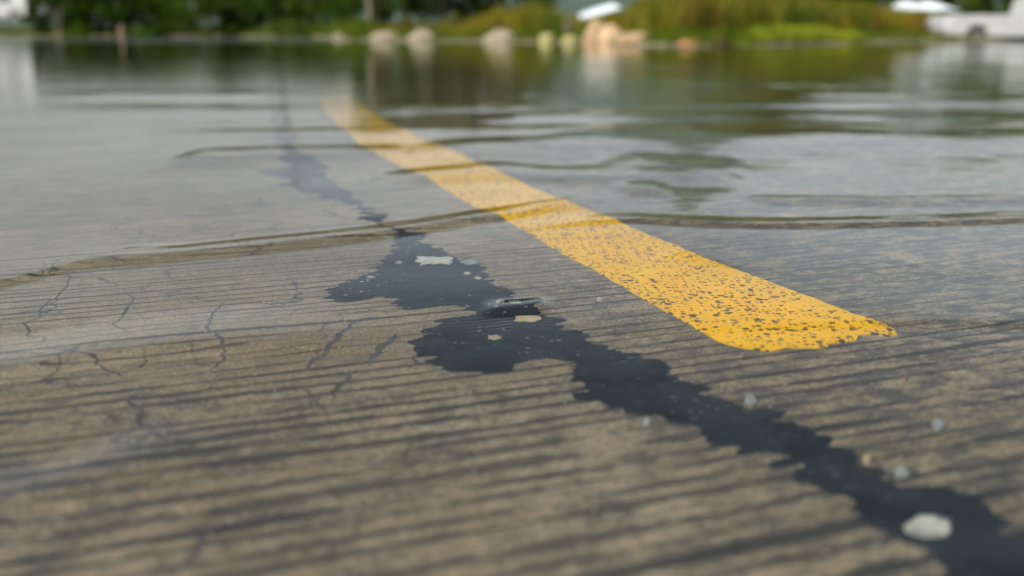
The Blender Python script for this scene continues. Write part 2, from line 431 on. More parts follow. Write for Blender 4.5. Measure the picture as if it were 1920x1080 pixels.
# ------------------------------------------------------------------ ragged painted / poured shapes lying on the road
def ragged(px_pts, amp, step, seed, lift):
    P = [on_road(x, y, lift) for x, y in px_pts]
    out = []
    n = len(P)
    for i in range(n):
        a, b = P[i], P[(i+1) % n]
        L_ = (b - a).length; k = max(1, int(L_/step))
        if L_ > 1: k = min(k, 500)
        nr = Vector((-(b-a).y, (b-a).x, 0)).normalized()
        for j in range(k):
            q = a.lerp(b, j/k)
            f = mnoise.fractal((q.x*38, q.y*38, seed), .8, 2, 5) * amp + mnoise.fractal((q.x*9, q.y*9, seed+5), 1, 2, 3)*amp*.8
            q = q + nr*f
            q.z = road_z(q.y) + lift
            out.append(q)
    return out
def slab(name, pts, mat, thick, parent=None):
    tris = tessellate_polygon([pts])
    n = len(pts)
    v = list(pts) + [p - Vector((0, 0, thick)) for p in pts]
    f = []
    for t in tris:
        a, b, c = (pts[i] for i in t)
        f.append(tuple(t) if (b-a).cross(c-a).z > 0 else tuple(reversed(t)))
    f += [(i, i+n, (i+1) % n + n, (i+1) % n) for i in range(n)]
    return mesh_obj(name, v, f, mat, parent)

yel_px = [(650,146),(618,157),(601,178),(603,196),(618,217),(645,245),(690,283),(745,308),(800,334),(850,364),(885,385),(940,408),(985,432),(1030,460),
 (1080,489),(1140,520),(1180,545),(1230,574),(1280,600),(1312,619),(1350,640),(1395,653),(1450,658),(1478,650),(1500,652),(1545,652),(1560,643),(1600,639),(1612,627),(1640,624),(1662,629),(1683,627),(1672,616),
 (1640,601),(1600,590),(1560,573),(1500,551),(1450,531),(1400,512),(1350,494),(1310,478),(1270,461),(1210,437),(1150,411),(1090,388),(1040,369),(990,347),(940,325),(890,303),
 (840,280),(790,260),(740,236),(700,212),(672,190),(664,172),(668,156)]
def seep(name, px_pts, lift, mat, thick, cell, amp, seed, fringe, tongue=0.0):
    """a flat irregular coat on the road: signed distance to its outline, roughened by noise, contoured cell by cell"""
    P = np.array([(p.x, p.y) for p in (on_road(x, y, lift) for x, y in px_pts)])
    verts, faces, key = [], [], {}
    def V(x, y):
        k = (round(x*1e5), round(y*1e5))
        if k not in key: key[k] = len(verts); verts.append((x, y, road_z(y)+lift))
        return key[k]
    y0_, y1_ = P[:, 1].min()-.05, P[:, 1].max()+.05
    splits = [y0_] + [c for c in (1.55, 3.2) if y0_ < c < y1_] + [y1_]
    for b, (ya, yb) in enumerate(zip(splits, splits[1:])):
        cs = cell*(1, 2.6, 6)[b]
        ny_ = max(2, int(round((yb-ya)/cs))); ys = np.linspace(ya, yb, ny_+1)
        xs = np.arange(P[:, 0].min()-.04, P[:, 0].max()+.04, cs)
        X, Y = np.meshgrid(xs, ys)
        wx = fnoise(X, Y, .020, seed, 4)*.004*min(1, amp/.004); wy = fnoise(X, Y, .020, seed+1, 4)*.004*min(1, amp/.004)
        Xw, Yw = X+wx, Y+wy
        D = np.full(X.shape, 1e9); inside = np.zeros(X.shape, bool)
        for i in range(len(P)):
            ax, ay = P[i]; bx, by = P[(i+1) % len(P)]
            ex, ey = bx-ax, by-ay; t = np.clip(((Xw-ax)*ex+(Yw-ay)*ey)/(ex*ex+ey*ey+1e-12), 0, 1)
            D = np.minimum(D, (Xw-ax-t*ex)**2+(Yw-ay-t*ey)**2)
            c = (ay > Yw) != (by > Yw)
            if c.any(): inside ^= c & (Xw < ex*(Yw-ay)/(ey if abs(ey) > 1e-12 else 1e-12)+ax)
        sd = np.sqrt(D)*np.where(inside, 1, -1)
        U_, V_ = X*GU[0]+Y*GU[1], X*GV[0]+Y*GV[1]
        sd = sd + tongue*(fnoise(U_*.22, V_, .011, seed+9, 3)-.02)*np.clip(1-np.abs(sd)/.035, 0, 1)
        sd = sd + fnoise(X, Y, .035, seed+2, 5)*amp + np.maximum(0, fnoise(X, Y*1.6, .013, seed+3, 3)-.25)*fringe*np.clip(1-np.abs(sd)/.03, 0, 1)
        sg = sd > 0
        full = sg[:-1, :-1] & sg[:-1, 1:] & sg[1:, 1:] & sg[1:, :-1]
        anyc = sg[:-1, :-1] | sg[:-1, 1:] | sg[1:, 1:] | sg[1:, :-1]
        for j, i in np.argwhere(full): faces.append((V(xs[i], ys[j]), V(xs[i+1], ys[j]), V(xs[i+1], ys[j+1]), V(xs[i], ys[j+1])))
        for j, i in np.argwhere(anyc & ~full):
            cs4 = [(xs[i], ys[j], sd[j, i]), (xs[i+1], ys[j], sd[j, i+1]), (xs[i+1], ys[j+1], sd[j+1, i+1]), (xs[i], ys[j+1], sd[j+1, i])]
            poly = []; cut = []
            for q in range(4):
                a_, b_ = cs4[q], cs4[(q+1) % 4]
                if a_[2] > 0: poly.append(V(a_[0], a_[1]))
                if (a_[2] > 0) != (b_[2] > 0):
                    t = a_[2]/(a_[2]-b_[2]); k = V(a_[0]+(b_[0]-a_[0])*t, a_[1]+(b_[1]-a_[1])*t); poly.append(k); cut.append(k)
            poly = [p_ for n_, p_ in enumerate(poly) if p_ != poly[n_-1]]
            if len(poly) >= 3: faces.append(tuple(poly))
            if thick and len(cut) == 2 and cut[0] != cut[1]:
                a_, b_ = (verts[c] for c in cut); n0 = len(verts)
                verts.append((a_[0], a_[1], a_[2]-thick)); verts.append((b_[0], b_[1], b_[2]-thick)); faces.append((cut[0], n0, n0+1, cut[1]))
    return mesh_obj(name, verts, faces, mat)
def fnoise(X, Y, size, seed, octs):
    """smooth lattice noise, -1..1, several octaves"""
    out = np.zeros(X.shape); amp = .5; tot = 0
    for o in range(octs):
        rg = np.random.default_rng(int(seed*10)+o*7+1); T = rg.uniform(-1, 1, (257, 257))
        u, v = X/size*2**o, Y/size*2**o; iu, iv = np.floor(u).astype(int), np.floor(v).astype(int); fu, fv = u-iu, v-iv
        fu, fv = fu*fu*(3-2*fu), fv*fv*(3-2*fv); iu %= 256; iv %= 256
        out += amp*((T[iv, iu]*(1-fu)+T[iv, iu+1]*fu)*(1-fv)+(T[iv+1, iu]*(1-fu)+T[iv+1, iu+1]*fu)*fv); tot += amp; amp *= .58
    return out/tot*1.4
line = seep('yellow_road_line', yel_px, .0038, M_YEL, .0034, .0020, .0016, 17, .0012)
tag(line, 'worn yellow painted line full of small dark pores, running under the flood water', 'road marking')

tar_px = [(508,140),(522,150),(530,200),(540,250),(552,285),(585,296),(602,312),(622,336),(652,361),(684,386),(712,406),(738,426),(780,440),(803,458),(850,478),(884,497),(905,515),(925,531),(960,551),(1000,573),(1030,592),
 (1062,612),(1110,638),(1180,664),(1240,690),(1290,716),(1330,737),(1400,760),(1465,786),(1520,801),(1562,831),(1610,851),(1662,880),(1702,900),(1760,925),(1822,945),(1880,980),(1930,1010),(2100,1110),(2350,1250),
 (2150,1300),(1900,1160),(1775,1085),(1705,1034),(1645,992),(1600,962),(1530,920),(1480,882),(1430,860),(1370,831),(1300,812),(1240,797),(1190,780),(1150,752),(1110,731),(1082,711),(1075,688),(1040,673),
 (1000,676),(975,695),(900,703),(850,690),(803,662),(795,640),(808,618),(842,600),(872,588),(862,580),(830,573),(782,577),(760,565),(720,553),(690,556),(640,561),(608,556),(622,540),(662,520),(700,500),(722,482),
 (746,466),(758,452),(735,437),(702,424),(680,402),(650,380),(632,374),(590,368),(560,354),(520,348),(566,338),(470,322),(540,312),(528,292),(520,270),(508,220),(498,160)]
tar = seep('tar_sealant_strip', tar_px, .0018, M_TAR, .0016, .0021, .013, 42, .012, .015)
tag(tar, 'ragged black tar seam poured over a joint, running beside the yellow line', 'tar seam')

# cracks
def z7(p): return [(x/3.177, 380 + y/3.177) for x, y in p]
def z6(p): return [(x/2, 540 + y/2) for x, y in p]
cr_l = [(z7([(430,400),(400,465),(380,520),(325,570),(250,620),(240,670),(180,700),(150,760),(180,795),(260,800),(260,850),(250,890)]), .0022),
 (z7([(325,570),(330,620),(280,655),(240,672)]), .0022),
 (z7([(760,510),(750,540),(810,565),(770,600),(755,660),(690,700),(670,735),(750,770),(800,800)]), .0022),
 (z7([(1360,580),(1290,630),(1260,680),(1245,740),(1220,765),(1270,790),(1310,840),(1340,880),(1330,930),(1250,985),(1190,1020),(1180,1060)]), .0030),
 (z7([(250,890),(420,915),(575,935),(640,1000),(720,1020),(775,1060)]), .0026),
 (z6([(540,375),(480,430),(530,455),(535,520),(430,570),(480,600),(560,560),(550,500)]), .0042),
 (z7([(870,900),(870,930),(830,980),(730,1005)]), .0024),
 (z6([(1340,120),(1270,190),(1220,240),(1140,310)]), .0048), (z6([(1490,170),(1420,230),(1370,295)]), .0055), (z6([(1335,300),(1290,350),(1240,420)]), .0046),
 (z6([(1560,250),(1545,300)]), .003), (z6([(130,730),(80,770),(0,830)]), .004), (z6([(820,880),(760,960),(690,1060)]), .0042)]
cv, cf = [], []
def strip(px, wdt, seed):
    P = [on_road(x, y, .0012) for x, y in px]
    pts = []
    for i in range(len(P)-1):
        k = max(2, int((P[i+1]-P[i]).length/.003))
        for j in range(k): pts.append(P[i].lerp(P[i+1], j/k))
    pts.append(P[-1]); n = len(pts); vs = []
    for i, p in enumerate(pts):
        q = p + Vector((mnoise.fractal((p.x*60, p.y*60, seed), .8, 2, 4), mnoise.fractal((p.x*60, p.y*60, seed+9), .8, 2, 4), 0))*.004
        t = (pts[min(i+1, n-1)] - pts[max(i-1, 0)]).normalized(); nr = Vector((-t.y, t.x, 0))
        s = i/(n-1); wd = wdt*.5*(.35 + .9*abs(mnoise.noise((p.x*70, p.y*70, seed*3))) + .5*math.sin(math.pi*s))*min(1, s*8+.1, (1-s)*8+.1)
        z = road_z(q.y) + .0009
        vs += [Vector((q.x+nr.x*wd, q.y+nr.y*wd, z)), Vector((q.x-nr.x*wd, q.y-nr.y*wd, z))]
    return vs, [(2*i, 2*i+1, 2*i+3, 2*i+2) for i in range(n-1)]
for i, (px, wd) in enumerate(cr_l):
    v, f = strip(px, wd, i*1.37)
    c_ = mesh_obj('crack', v, f, M_CRACK, road)

# pale chips and stones set in or lying on the surface: px outline centre, half sizes in px, colour, label
CH = {'white': chip_mat('white_paint_flake', (.60, .59, .54)), 'grey': chip_mat('grey_stone_chip', (.34, .36, .36)), 'cream': chip_mat('cream_stone_chip', (.55, .45, .28)), 'rust': chip_mat('rust_red_chip', (.30, .10, .05))}
chips = [((817,488), 33, 6.5, 'white', 'largest angular white flake on the tar seam, just below the long crest', 'paint flake'),
 ((881,491), 15, 4, 'grey', 'flat grey chip at the tar edge just right of the large angular white flake', 'stone chip'),
 ((876,512), 7, 2.4, 'white', 'tiny oval white chip near the right edge of the tar, upper of a close pair', 'stone chip'),
 ((896,521), 7, 2.2, 'white', 'thin white sliver near the right edge of the tar, lower of a close pair', 'stone chip'),
 ((748,492), 7, 2.4, 'grey', 'small dull oval chip on the tar to the left of the large white flake', 'stone chip'),
 ((695,519), 8, 2, 'grey', 'small dull sliver on the left lobe of the tar seam', 'stone chip'),
 ((940,567), 9, 4.5, 'grey', 'small grey three-cornered chip just above the short dark ripple', 'stone chip'),
 ((966,570), 13, 3.4, 'grey', 'flat grey chip touching the short dark ripple', 'stone chip'),
 ((1124,561), 6, 3, 'white', 'lone white pebble on the concrete between tar seam and yellow line', 'pebble'),
 ((988,597), 25, 7, 'cream', 'cream stone in the tar just under the short dark ripple', 'stone'),
 ((927,632), 13, 4, 'cream', 'pale cream stone chip in the rippled lower tar lobe', 'stone chip'),
 ((1213,790), 8, 7, 'grey', 'small round pale pebble on the lower edge of the broad tar band', 'pebble'),
 ((1409,749), 10, 9, 'grey', 'pale pebble on the upper edge of the broad tar band', 'pebble'),
 ((1746,986), 44, 19, 'white', 'big oval white stone on the tar near the bottom right corner', 'stone'),
 ((1700,708), 4, 4, 'rust', 'tiny rust red chip on the concrete right of the tar band', 'stone chip'),
 ((1760,795), 11, 9, 'grey', 'dull grey pebble on the concrete at the far right', 'pebble'),
 ((1690,885), 14, 11, 'grey', 'blurred grey pebble beside the tar band above the big white stone', 'pebble'),
 ((1625,860), 7, 8, 'cream', 'small cream pebble at the tar edge, left of the blurred grey pebble', 'pebble')]
for k, (c, wx, wy, m, lab, cat) in enumerate(chips):
    o_ = on_road(c[0], c[1], .003); n = 22 if k else 26; pts = []
    ex = on_road(c[0]+wx, c[1], .003) - o_; ey = on_road(c[0], c[1]-wy, .003) - o_
    ang = mnoise.noise((k*3.1, 0, 0))
    for i in range(n):
        th = 2*math.pi*i/n
        r_ = 1 + .45*mnoise.noise((math.cos(th)*1.6 + k*7, math.sin(th)*1.6, k))
        if k == 0: r_ = min(1.25, 1/max(abs(math.cos(th)), abs(math.sin(th))))*(1 + .75*mnoise.noise((math.cos(th)*2.3, math.sin(th)*2.3, 4)))
        pts.append(ex*math.cos(th)*r_ + ey*math.sin(th)*r_)
    hgt = .0016 if wx < 30 or k == 0 else .0026
    v = [Vector((p.x, p.y, -.0035)) for p in pts] + [Vector((p.x*.93, p.y*.93, hgt*.7)) for p in pts] + [Vector((p.x*.6, p.y*.6, hgt)) for p in pts] + [Vector((0, 0, hgt))]
    f = [(i, (i+1) % n, (i+1) % n+n, i+n) for i in range(n)] + [(i+n, (i+1) % n+n, (i+1) % n+2*n, i+2*n) for i in range(n)] + [(i+2*n, (i+1) % n+2*n, 3*n) for i in range(n)]
    o = mesh_obj('stone_chip' if cat == 'stone chip' else cat.replace(' ', '_'), v, f, CH[m], None, k != 0)
    o.location = (o_.x, o_.y, road_z(o_.y) + .003)
    tag(o, lab, cat)

# ------------------------------------------------------------------ flood water: one real rippled surface
def smooth_interp(x, xp, yp):
    # monotone-ish cubic through sorted points
    xp = np.asarray(xp, float); yp = np.asarray(yp, float)
    m = np.gradient(yp, xp); i = np.clip(np.searchsorted(xp, x) - 1, 0, len(xp)-2)
    h = xp[i+1]-xp[i]; t = np.clip((x-xp[i])/h, 0, 1)
    v = (2*t**3-3*t**2+1)*yp[i] + (t**3-2*t**2+t)*h*m[i] + (-2*t**3+3*t**2)*yp[i+1] + (t**3-t**2)*h*m[i+1]
    v = np.where(x < xp[0], yp[0] + (x-xp[0])*m[0], v)
    return np.where(x > xp[-1], yp[-1] + (x-xp[-1])*m[-1], v)
rng2 = np.random.default_rng(5)
def vnoise(X, Y, sx, sy, seed, oct_=3):
    out = np.zeros_like(X); amp = 1; rg = np.random.default_rng(seed)
    for o in range(oct_):
        for _ in range(4):
            a1, a2 = rg.uniform(-1, 1, 2); ph = rg.uniform(0, 6.28, 2)
            out += amp*.3*np.sin(X/sx*2*np.pi*(1+a1*.5)*2**o + ph[0] + Y/sy*a2*3)*np.sin(Y/sy*2*np.pi*(1+a2*.5)*2**o + ph[1] + X/sx*a1*3)
        amp *= .5
    return out
rowY = np.concatenate([[-6, -3, -1, 0, .1, .2, .26], np.geomspace(.30, 1.9, 1150), np.geomspace(1.905, 34, 900)[1:], np.geomspace(34.5, 140, 60)])
ca = np.concatenate([np.linspace(-1.5, -.64, 40)[:-1], np.linspace(-.64, .64, 620), np.linspace(.64, 1.5, 40)[1:]])
YY = np.repeat(rowY[:, None], len(ca), 1); XX = ca[None, :]*np.maximum(rowY, .6)[:, None]*1.0
XX = np.where(np.abs(ca)[None, :] >= 1.49, np.sign(ca)[None, :]*np.maximum(np.abs(XX), 25), XX)
H = np.zeros_like(XX)
# (crest pixels, height mm, front width mm, back width mm (left,right), fade px left/right)
waves = [
 ([(-300,560),(0,533),(160,494),(300,482),(460,466),(600,452),(720,437),(820,423),(900,410),(960,402),(1050,386),(1130,380)], 4.8, 36, [(-300,300),(60,200),(190,72),(330,62),(900,66),(1100,80)], [(-300,.8),(0,.75),(200,.85),(900,.95),(980,.55),(1060,.25),(1120,0)]),
 ([(900,440),(1010,425),(1160,413),(1300,419),(1450,423),(1600,421),(1780,417),(1950,411),(2300,402)], 3.4, 26, [(900,64),(2300,60)], [(960,0),(1080,.45),(1200,.95),(2300,1)]),
 ([(1350,372),(1500,373),(1650,375),(1800,373),(2100,372)], 1.9, 75, [(1350,36),(2100,36)], [(1390,0),(1440,.8),(1600,1),(2100,.9)]),
 ([(300,294),(400,291),(500,288),(620,286),(760,285),(850,284)], 6.0, 260, [(300,165),(850,165)], [(330,0),(370,.8),(500,1),(700,.95),(760,0)]),
 ([(680,329),(760,329),(850,322),(930,316),(1020,324),(1150,325),(1300,322),(1400,325)], 4.2, 180, [(680,90),(950,110),(1200,190),(1400,100)], [(710,0),(780,.8),(920,1),(980,.75),(1200,1),(1330,.8),(1380,0)]),
 ([(880,585),(920,581),(970,577),(1020,573),(1060,580)], 2.7, 30, [(880,38),(1060,38)], [(898,0),(942,.9),(1008,1),(1044,0)]),
 ([(-300,770),(0,708),(100,690),(180,678),(300,664),(420,655),(560,649),(680,655),(760,660)], 5.6, 26, [(-300,130),(760,130)], [(-300,1),(300,1),(480,.7),(600,.4),(740,0)]),
 ([(-300,1075),(0,990),(100,955),(300,915),(500,893),(700,880)], 5.0, 34, [(-300,100),(700,100)], [(-300,1),(200,.9),(420,.4),(600,0)]),
 ([(1000,618),(1300,612),(1680,600),(1920,603),(2300,612)], 1.2, 26, [(1000,160),(2300,160)], [(1050,0),(1300,.4),(1650,.9),(2300,1)]),
 ([(1100,356),(1180,353),(1260,352),(1300,352)], 3.6, 110, [(1100,80),(1300,80)], [(1140,0),(1190,1),(1230,.9),(1262,0)]),
 ([(640,403),(700,405),(760,406)], 1.2, 40, [(640,22),(760,22)], [(664,0),(680,1),(720,1),(740,0)]),
 ([(960,390),(1000,385),(1060,378),(1100,372)], 1.2, 40, [(960,26),(1100,26)], [(980,0),(1010,1),(1050,.8),(1090,0)]),
 ([(180,251),(400,251),(620,249),(780,246),(900,243)], 5.0, 300, [(180,150),(900,150)], [(200,0),(420,.55),(600,.9),(780,1),(880,0)]),
 ([(740,276),(850,275),(1000,272),(1100,266),(1300,266),(1500,262),(1800,262),(2100,263)], 7.0, 330, [(740,170),(1000,210),(1300,260),(2100,200)], [(760,0),(900,.9),(1250,1),(1700,.8),(1850,.5),(2100,.8)]),
 ([(760,244),(900,246),(1100,243),(1400,240),(1900,243)], 5.0, 330, [(760,200),(1900,200)], [(780,0),(900,.9),(1300,1),(1600,.7),(1900,.7)]),
 ([(1500,293),(1560,292),(1640,294)], 1.2, 80, [(1500,44),(1640,44)], [(1470,0),(1530,1),(1600,.7),(1640,0)]),
 ([(1850,299),(1900,297),(2000,297)], 1.7, 80, [(1850,44),(2000,44)], [(1860,0),(1900,1),(2000,1)]),
 ([(1130,308),(1200,300),(1300,306),(1420,308)], 4.6, 150, [(1130,130),(1420,130)], [(1120,0),(1200,1),(1300,.8),(1400,0)]),
]
more_waves = [
 ([(900,222),(1000,218),(1200,215),(1500,222)], 4.2, 300, [(900,160),(1500,160)], [(880,0),(1000,1),(1300,.8),(1480,0)]),
 ([(1200,196),(1500,192),(1920,196),(2200,196)], 4.6, 400, [(1200,220),(2200,220)], [(1180,0),(1350,.8),(1700,1),(2200,.9)]),
 ([(640,204),(760,200),(900,197),(1050,200)], 4.6, 360, [(640,230),(1050,230)], [(650,0),(760,.8),(900,1),(1040,0)]),
 ([(80,208),(300,206),(520,207),(650,205)], 4.2, 380, [(80,200),(650,200)], [(60,0),(200,.6),(500,.9),(640,0)]),
 ([(100,178),(300,176),(560,178)], 4.6, 500, [(100,300),(560,300)], [(60,0),(200,.8),(450,.9),(560,0)]),
 ([(1050,296),(1100,294),(1150,290)], 2.2, 110, [(1050,70),(1150,70)], [(1000,0),(1060,1),(1110,.8),(1140,0)]),
]
wig = vnoise(XX, YY, .35, .8, 21)
for wi, (pl, hh, wf, wbl, env) in enumerate(waves + more_waves):
    W = [on_water(*p) for p in pl]
    ym = sum(p.y for p in W)/len(W); Wx = [p.x for p in W]; Wy = [p.y for p in W]
    sel = (YY > min(Wy)-1.4) & (YY < max(Wy)+1.4)
    r0 = np.where(sel.any(1))[0]; r0, r1 = r0[0], r0[-1]+1
    Xs, Ys = XX[r0:r1], YY[r0:r1]
    yc = smooth_interp(Xs, Wx, Wy) + .0016*ym*wig[r0:r1]
    def px2x(px):                              # convert fade columns to metres along the crest
        pyv = np.interp(px, [p[0] for p in pl], [p[1] for p in pl]); return on_water(px, pyv).x
    en = np.interp(Xs, [px2x(a) for a, _ in env], [b for _, b in env])
    wb = np.interp(Xs, [px2x(a) for a, _ in wbl], [b for _, b in wbl])/1000
    cth = 1/np.sqrt(1 + np.gradient(np.array(Wy), np.array(Wx)).mean()**2)
    d = (Ys - yc)*cth; wf_ = wf/1000
    prof = np.where(d < 0, np.where(d > -wf_, .5*(1+np.cos(np.pi*d/wf_)), 0), np.where(d < wb, .5*(1+np.cos(np.pi*np.minimum(d, wb)/wb)), 0))
    H[r0:r1] += hh/1000*en*prof
# fine capillary trains running ahead of the crests
jit = fnoise(XX, YY, .055, 61, 3)*.0040 + .0015*wig
def train(pl, lam, amp, length, env):
    global H
    W = [on_water(*p) for p in pl]; Wx = [p.x for p in W]; Wy = [p.y for p in W]
    yc = smooth_interp(XX, Wx, Wy); d = yc - YY
    en = np.interp(XX, [on_water(a, pl[0][1]).x for a, _ in env], [b for _, b in env])
    m = (d > 0) & (d < length)
    k = np.where(m, np.sin(np.pi*np.clip(d/length, 0, 1))*np.sin(2*np.pi*(d + jit)/lam)*(.6+jit/.004), 0)
    H += amp*en*k
train([(860,588),(920,584),(970,580),(1020,576),(1080,590)], .0085, .00016, .075, [(800,0),(850,.7),(960,1),(1060,.5),(1120,0)])
train([(460,466),(600,452),(720,437),(820,423),(900,410),(960,402)], .009, .00010, .05, [(460,0),(600,1),(900,1),(960,0)])
# six short diagonal ripples on the yellow line
for pa, pb in (((1240,485),(1302,470)), ((1263,491),(1325,475)), ((1288,495),(1340,481)), ((1312,499),(1354,487)), ((1338,501),(1374,492)), ((1363,504),(1388,497))):
    p = on_water(*pa); q = on_water(*pb)
    t = (q-p); L_ = t.length; t = t/L_; nr = Vector((-t.y, t.x, 0))
    sx = (XX-p.x)*t.x + (YY-p.y)*t.y; sn = (XX-p.x)*nr.x + (YY-p.y)*nr.y
    H += .0007*np.exp(-(sn/.0028)**2)*np.exp(-((sx-L_/2)/(L_*.42))**4)
# broad low swell, growing with distance and to the right
az_ = XX/np.maximum(YY, .3)
far = np.clip((YY-1.35)/1.6, 0, 1)**1.2
side = np.clip((az_+.02)/.22, 0, 1)*.75 + .25
band = vnoise(XX, YY, 2.4, 1.3, 31, 2)
fld = np.zeros_like(XX)
for k in range(26):
    lam = rng2.uniform(.16, .75); th = rng2.normal(.0, .24); ph = rng2.uniform(0, 6.28)
    kx, ky = math.sin(th)*2*math.pi/lam, math.cos(th)*2*math.pi/lam
    fade = np.clip(1.6 - YY*.012/lam*2.2, 0, 1) 
    fld += lam/(2*math.pi)*np.sin(kx*XX + ky*YY + ph + .5*wig)*fade
fine_ = np.zeros_like(XX)
for k in range(22):
    lam = rng2.uniform(.05, .16); th = rng2.normal(0, .30); ph = rng2.uniform(0, 6.28)
    fine_ += lam/(2*math.pi)*np.sin(math.sin(th)*2*math.pi/lam*XX + math.cos(th)*2*math.pi/lam*YY + ph + wig)*np.clip(1.7 - YY*.012/lam*2.2, 0, 1)
H += fine_*.0042*np.clip((YY-1.5)/1.5, 0, 1)*side*np.clip(vnoise(XX, YY, 1.1, .5, 93, 2)+.35, 0, 1.3)
H += fld*.0042*far*side*np.clip(.75 + band, .1, 1.8)*np.clip(1.25-YY/30, .3, 1)
lam_near = vnoise(XX, YY, .9, .22, 77, 2)
H += .00006*np.clip((YY-.9)/1.2, 0, 1)*fnoise(XX*.4, YY, .06, 71, 3)*np.clip(2-YY/4, 0, 1)*6
H += .00018*lam_near*np.clip(1-far, 0, 1)
water = grid_mesh('water', np.stack([XX, YY, H], -1), M_WATER); struct(water)

# ------------------------------------------------------------------ vegetation
def quads_obj(name, cen, nrm_scale, sizes, mat, parent=None, seed=0, aspect=.55):
    rg = np.random.default_rng(seed); n = len(cen)
    a = rg.normal(size=(n, 3)); a /= np.linalg.norm(a, axis=1)[:, None]
    b = rg.normal(size=(n, 3)); b -= (a*b).sum(1)[:, None]*a; b /= np.linalg.norm(b, axis=1)[:, None]
    s = sizes[:, None]
    # a bent leaf sprig: 4 corner diamond
    V = np.stack([cen - a*s, cen + b*s*aspect, cen + a*s, cen - b*s*aspect], 1).reshape(-1, 3)
    me = bpy.data.meshes.new(name); me.vertices.add(4*n); me.vertices.foreach_set('co', V.reshape(-1).astype(np.float32))
    me.loops.add(4*n); me.loops.foreach_set('vertex_index', np.arange(4*n, dtype=np.int32))
    me.polygons.add(n); me.polygons.foreach_set('loop_start', (np.arange(n)*4).astype(np.int32)); me.polygons.foreach_set('loop_total', np.full(n, 4, np.int32))
    me.update(calc_edges=True); me.materials.append(mat)
    o = bpy.data.objects.new(name, me); C.objects.link(o)
    if parent: o.parent = parent
    return o
def tube(bm, pts, r0, r1, seg=7):
    prev = None; n = len(pts)
    for i, p in enumerate(pts):
        p = Vector(p); t = (Vector(pts[min(i+1, n-1)]) - Vector(pts[max(i-1, 0)])).normalized()
        a = t.orthogonal().normalized(); b = t.cross(a); r = r0 + (r1-r0)*i/(n-1)
        ring = [bm.verts.new(p + a*math.cos(2*math.pi*j/seg)*r + b*math.sin(2*math.pi*j/seg)*r) for j in range(seg)]
        if prev:
            for j in range(seg): bm.faces.new((prev[j], prev[(j+1) % seg], ring[(j+1) % seg], ring[j]))
        else: bm.faces.new(list(reversed(ring)))
        prev = ring
    bm.faces.new(prev)
def box(bm, x0, x1, y0, y1, z0, z1):
    v = [bm.verts.new(p) for p in ((x0,y0,z0),(x1,y0,z0),(x1,y1,z0),(x0,y1,z0),(x0,y0,z1),(x1,y0,z1),(x1,y1,z1),(x0,y1,z1))]
    for q in ((3,2,1,0),(4,5,6,7),(0,1,5,4),(1,2,6,5),(2,3,7,6),(3,0,4,7)): bm.faces.new([v[i] for i in q])
def make_tree(kind, hgt, wid, mat, seed, n=2600, bark=M_BARK, low=.12, leaf=.075):
    rg = np.random.default_rng(seed); rd = random.Random(seed)
    root = empty(kind, (0, 0, 0))
    bm = bmesh.new(); tips = []
    top = Vector((rd.uniform(-.1, .1)*wid, rd.uniform(-.1, .1)*wid, hgt*.78))
    tube(bm, [(0, 0, -.2), (top.x*.3, top.y*.3, hgt*.3), tuple(top)], hgt*.022+.02, .012)
    for i in range(9):
        z0 = hgt*rd.uniform(.12, .65); an = rd.uniform(0, 6.28); ln = wid*rd.uniform(.28, .5)
        e_ = Vector((math.cos(an)*ln, math.sin(an)*ln, z0 + hgt*rd.uniform(.08, .25)))
        s_ = Vector((top.x, top.y, 0))*(z0/hgt) + Vector((0, 0, z0))
        tube(bm, [tuple(s_), tuple(s_.lerp(e_, .5) + Vector((0, 0, .03*hgt))), tuple(e_)], hgt*.009+.006, .006, 5); tips.append(e_)
    bm_obj('trunk', bm, bark, root)
    cl = [(np.array(t_), wid*rd.uniform(.13, .27)) for t_ in tips] + [(np.array(top) + rg.normal(size=3)*wid*.08, wid*rd.uniform(.15, .26)) for _ in range(3)]
    for _ in range(16):
        an = rd.uniform(0, 6.28); rr_ = wid*.5*math.sqrt(rd.random()); z = hgt*rd.uniform(low+.05, .97)
        k = math.sin(math.pi*min(1, (z/hgt)*.9+.08))**.5
        cl.append((np.array((math.cos(an)*rr_*k, math.sin(an)*rr_*k, z)), wid*rd.uniform(.08, .2)))
    cen = []
    per = n//len(cl)
    for c0, r0 in cl:
        d = rg.normal(size=(per, 3)); d /= np.linalg.norm(d, axis=1)[:, None]
        cen.append(c0 + d*r0*(rg.random((per, 1))**.45)*np.array([1, 1, .85]))
    cen = np.concatenate(cen); cen = cen[(cen[:, 2] > hgt*low*.3)]
    quads_obj('crown', cen, 1, rg.uniform(.6, 1.35, len(cen))*leaf*(hgt/3)**.5, mat, root, seed)
    return root
def dup(src, loc, rz, sc):
    c = src.copy(); C.objects.link(c); c.location = loc; c.rotation_euler = (0, 0, rz); c.scale = sc
    for ch in src.children:
        k = ch.copy(); C.objects.link(k); k.parent = c
    return c
def gz(p): return float(terrain_h(np.array([p.x]), np.array([p.y]))[0])
protos = {
 'dark': [make_tree('leafy_tree', 3.4, 3.2, M_LEAF_DARK, s, 5200) for s in (1, 2, 3)],
 'mid': [make_tree('leafy_tree', 3.4, 3.0, M_LEAF_MID, s, 5200) for s in (4, 5)],
 'olive': [make_tree('shrub', 2.0, 2.4, M_LEAF_OLIVE, s, 3200, low=.02, leaf=.06) for s in (6, 7)],
 'green': [make_tree('shrub', 1.4, 1.9, M_LEAF_MID, s, 3000, low=.02, leaf=.06) for s in (8, 9)]}
base_h = {'dark': 3.4, 'mid': 3.4, 'olive': 2.0, 'green': 1.4}
used = set()
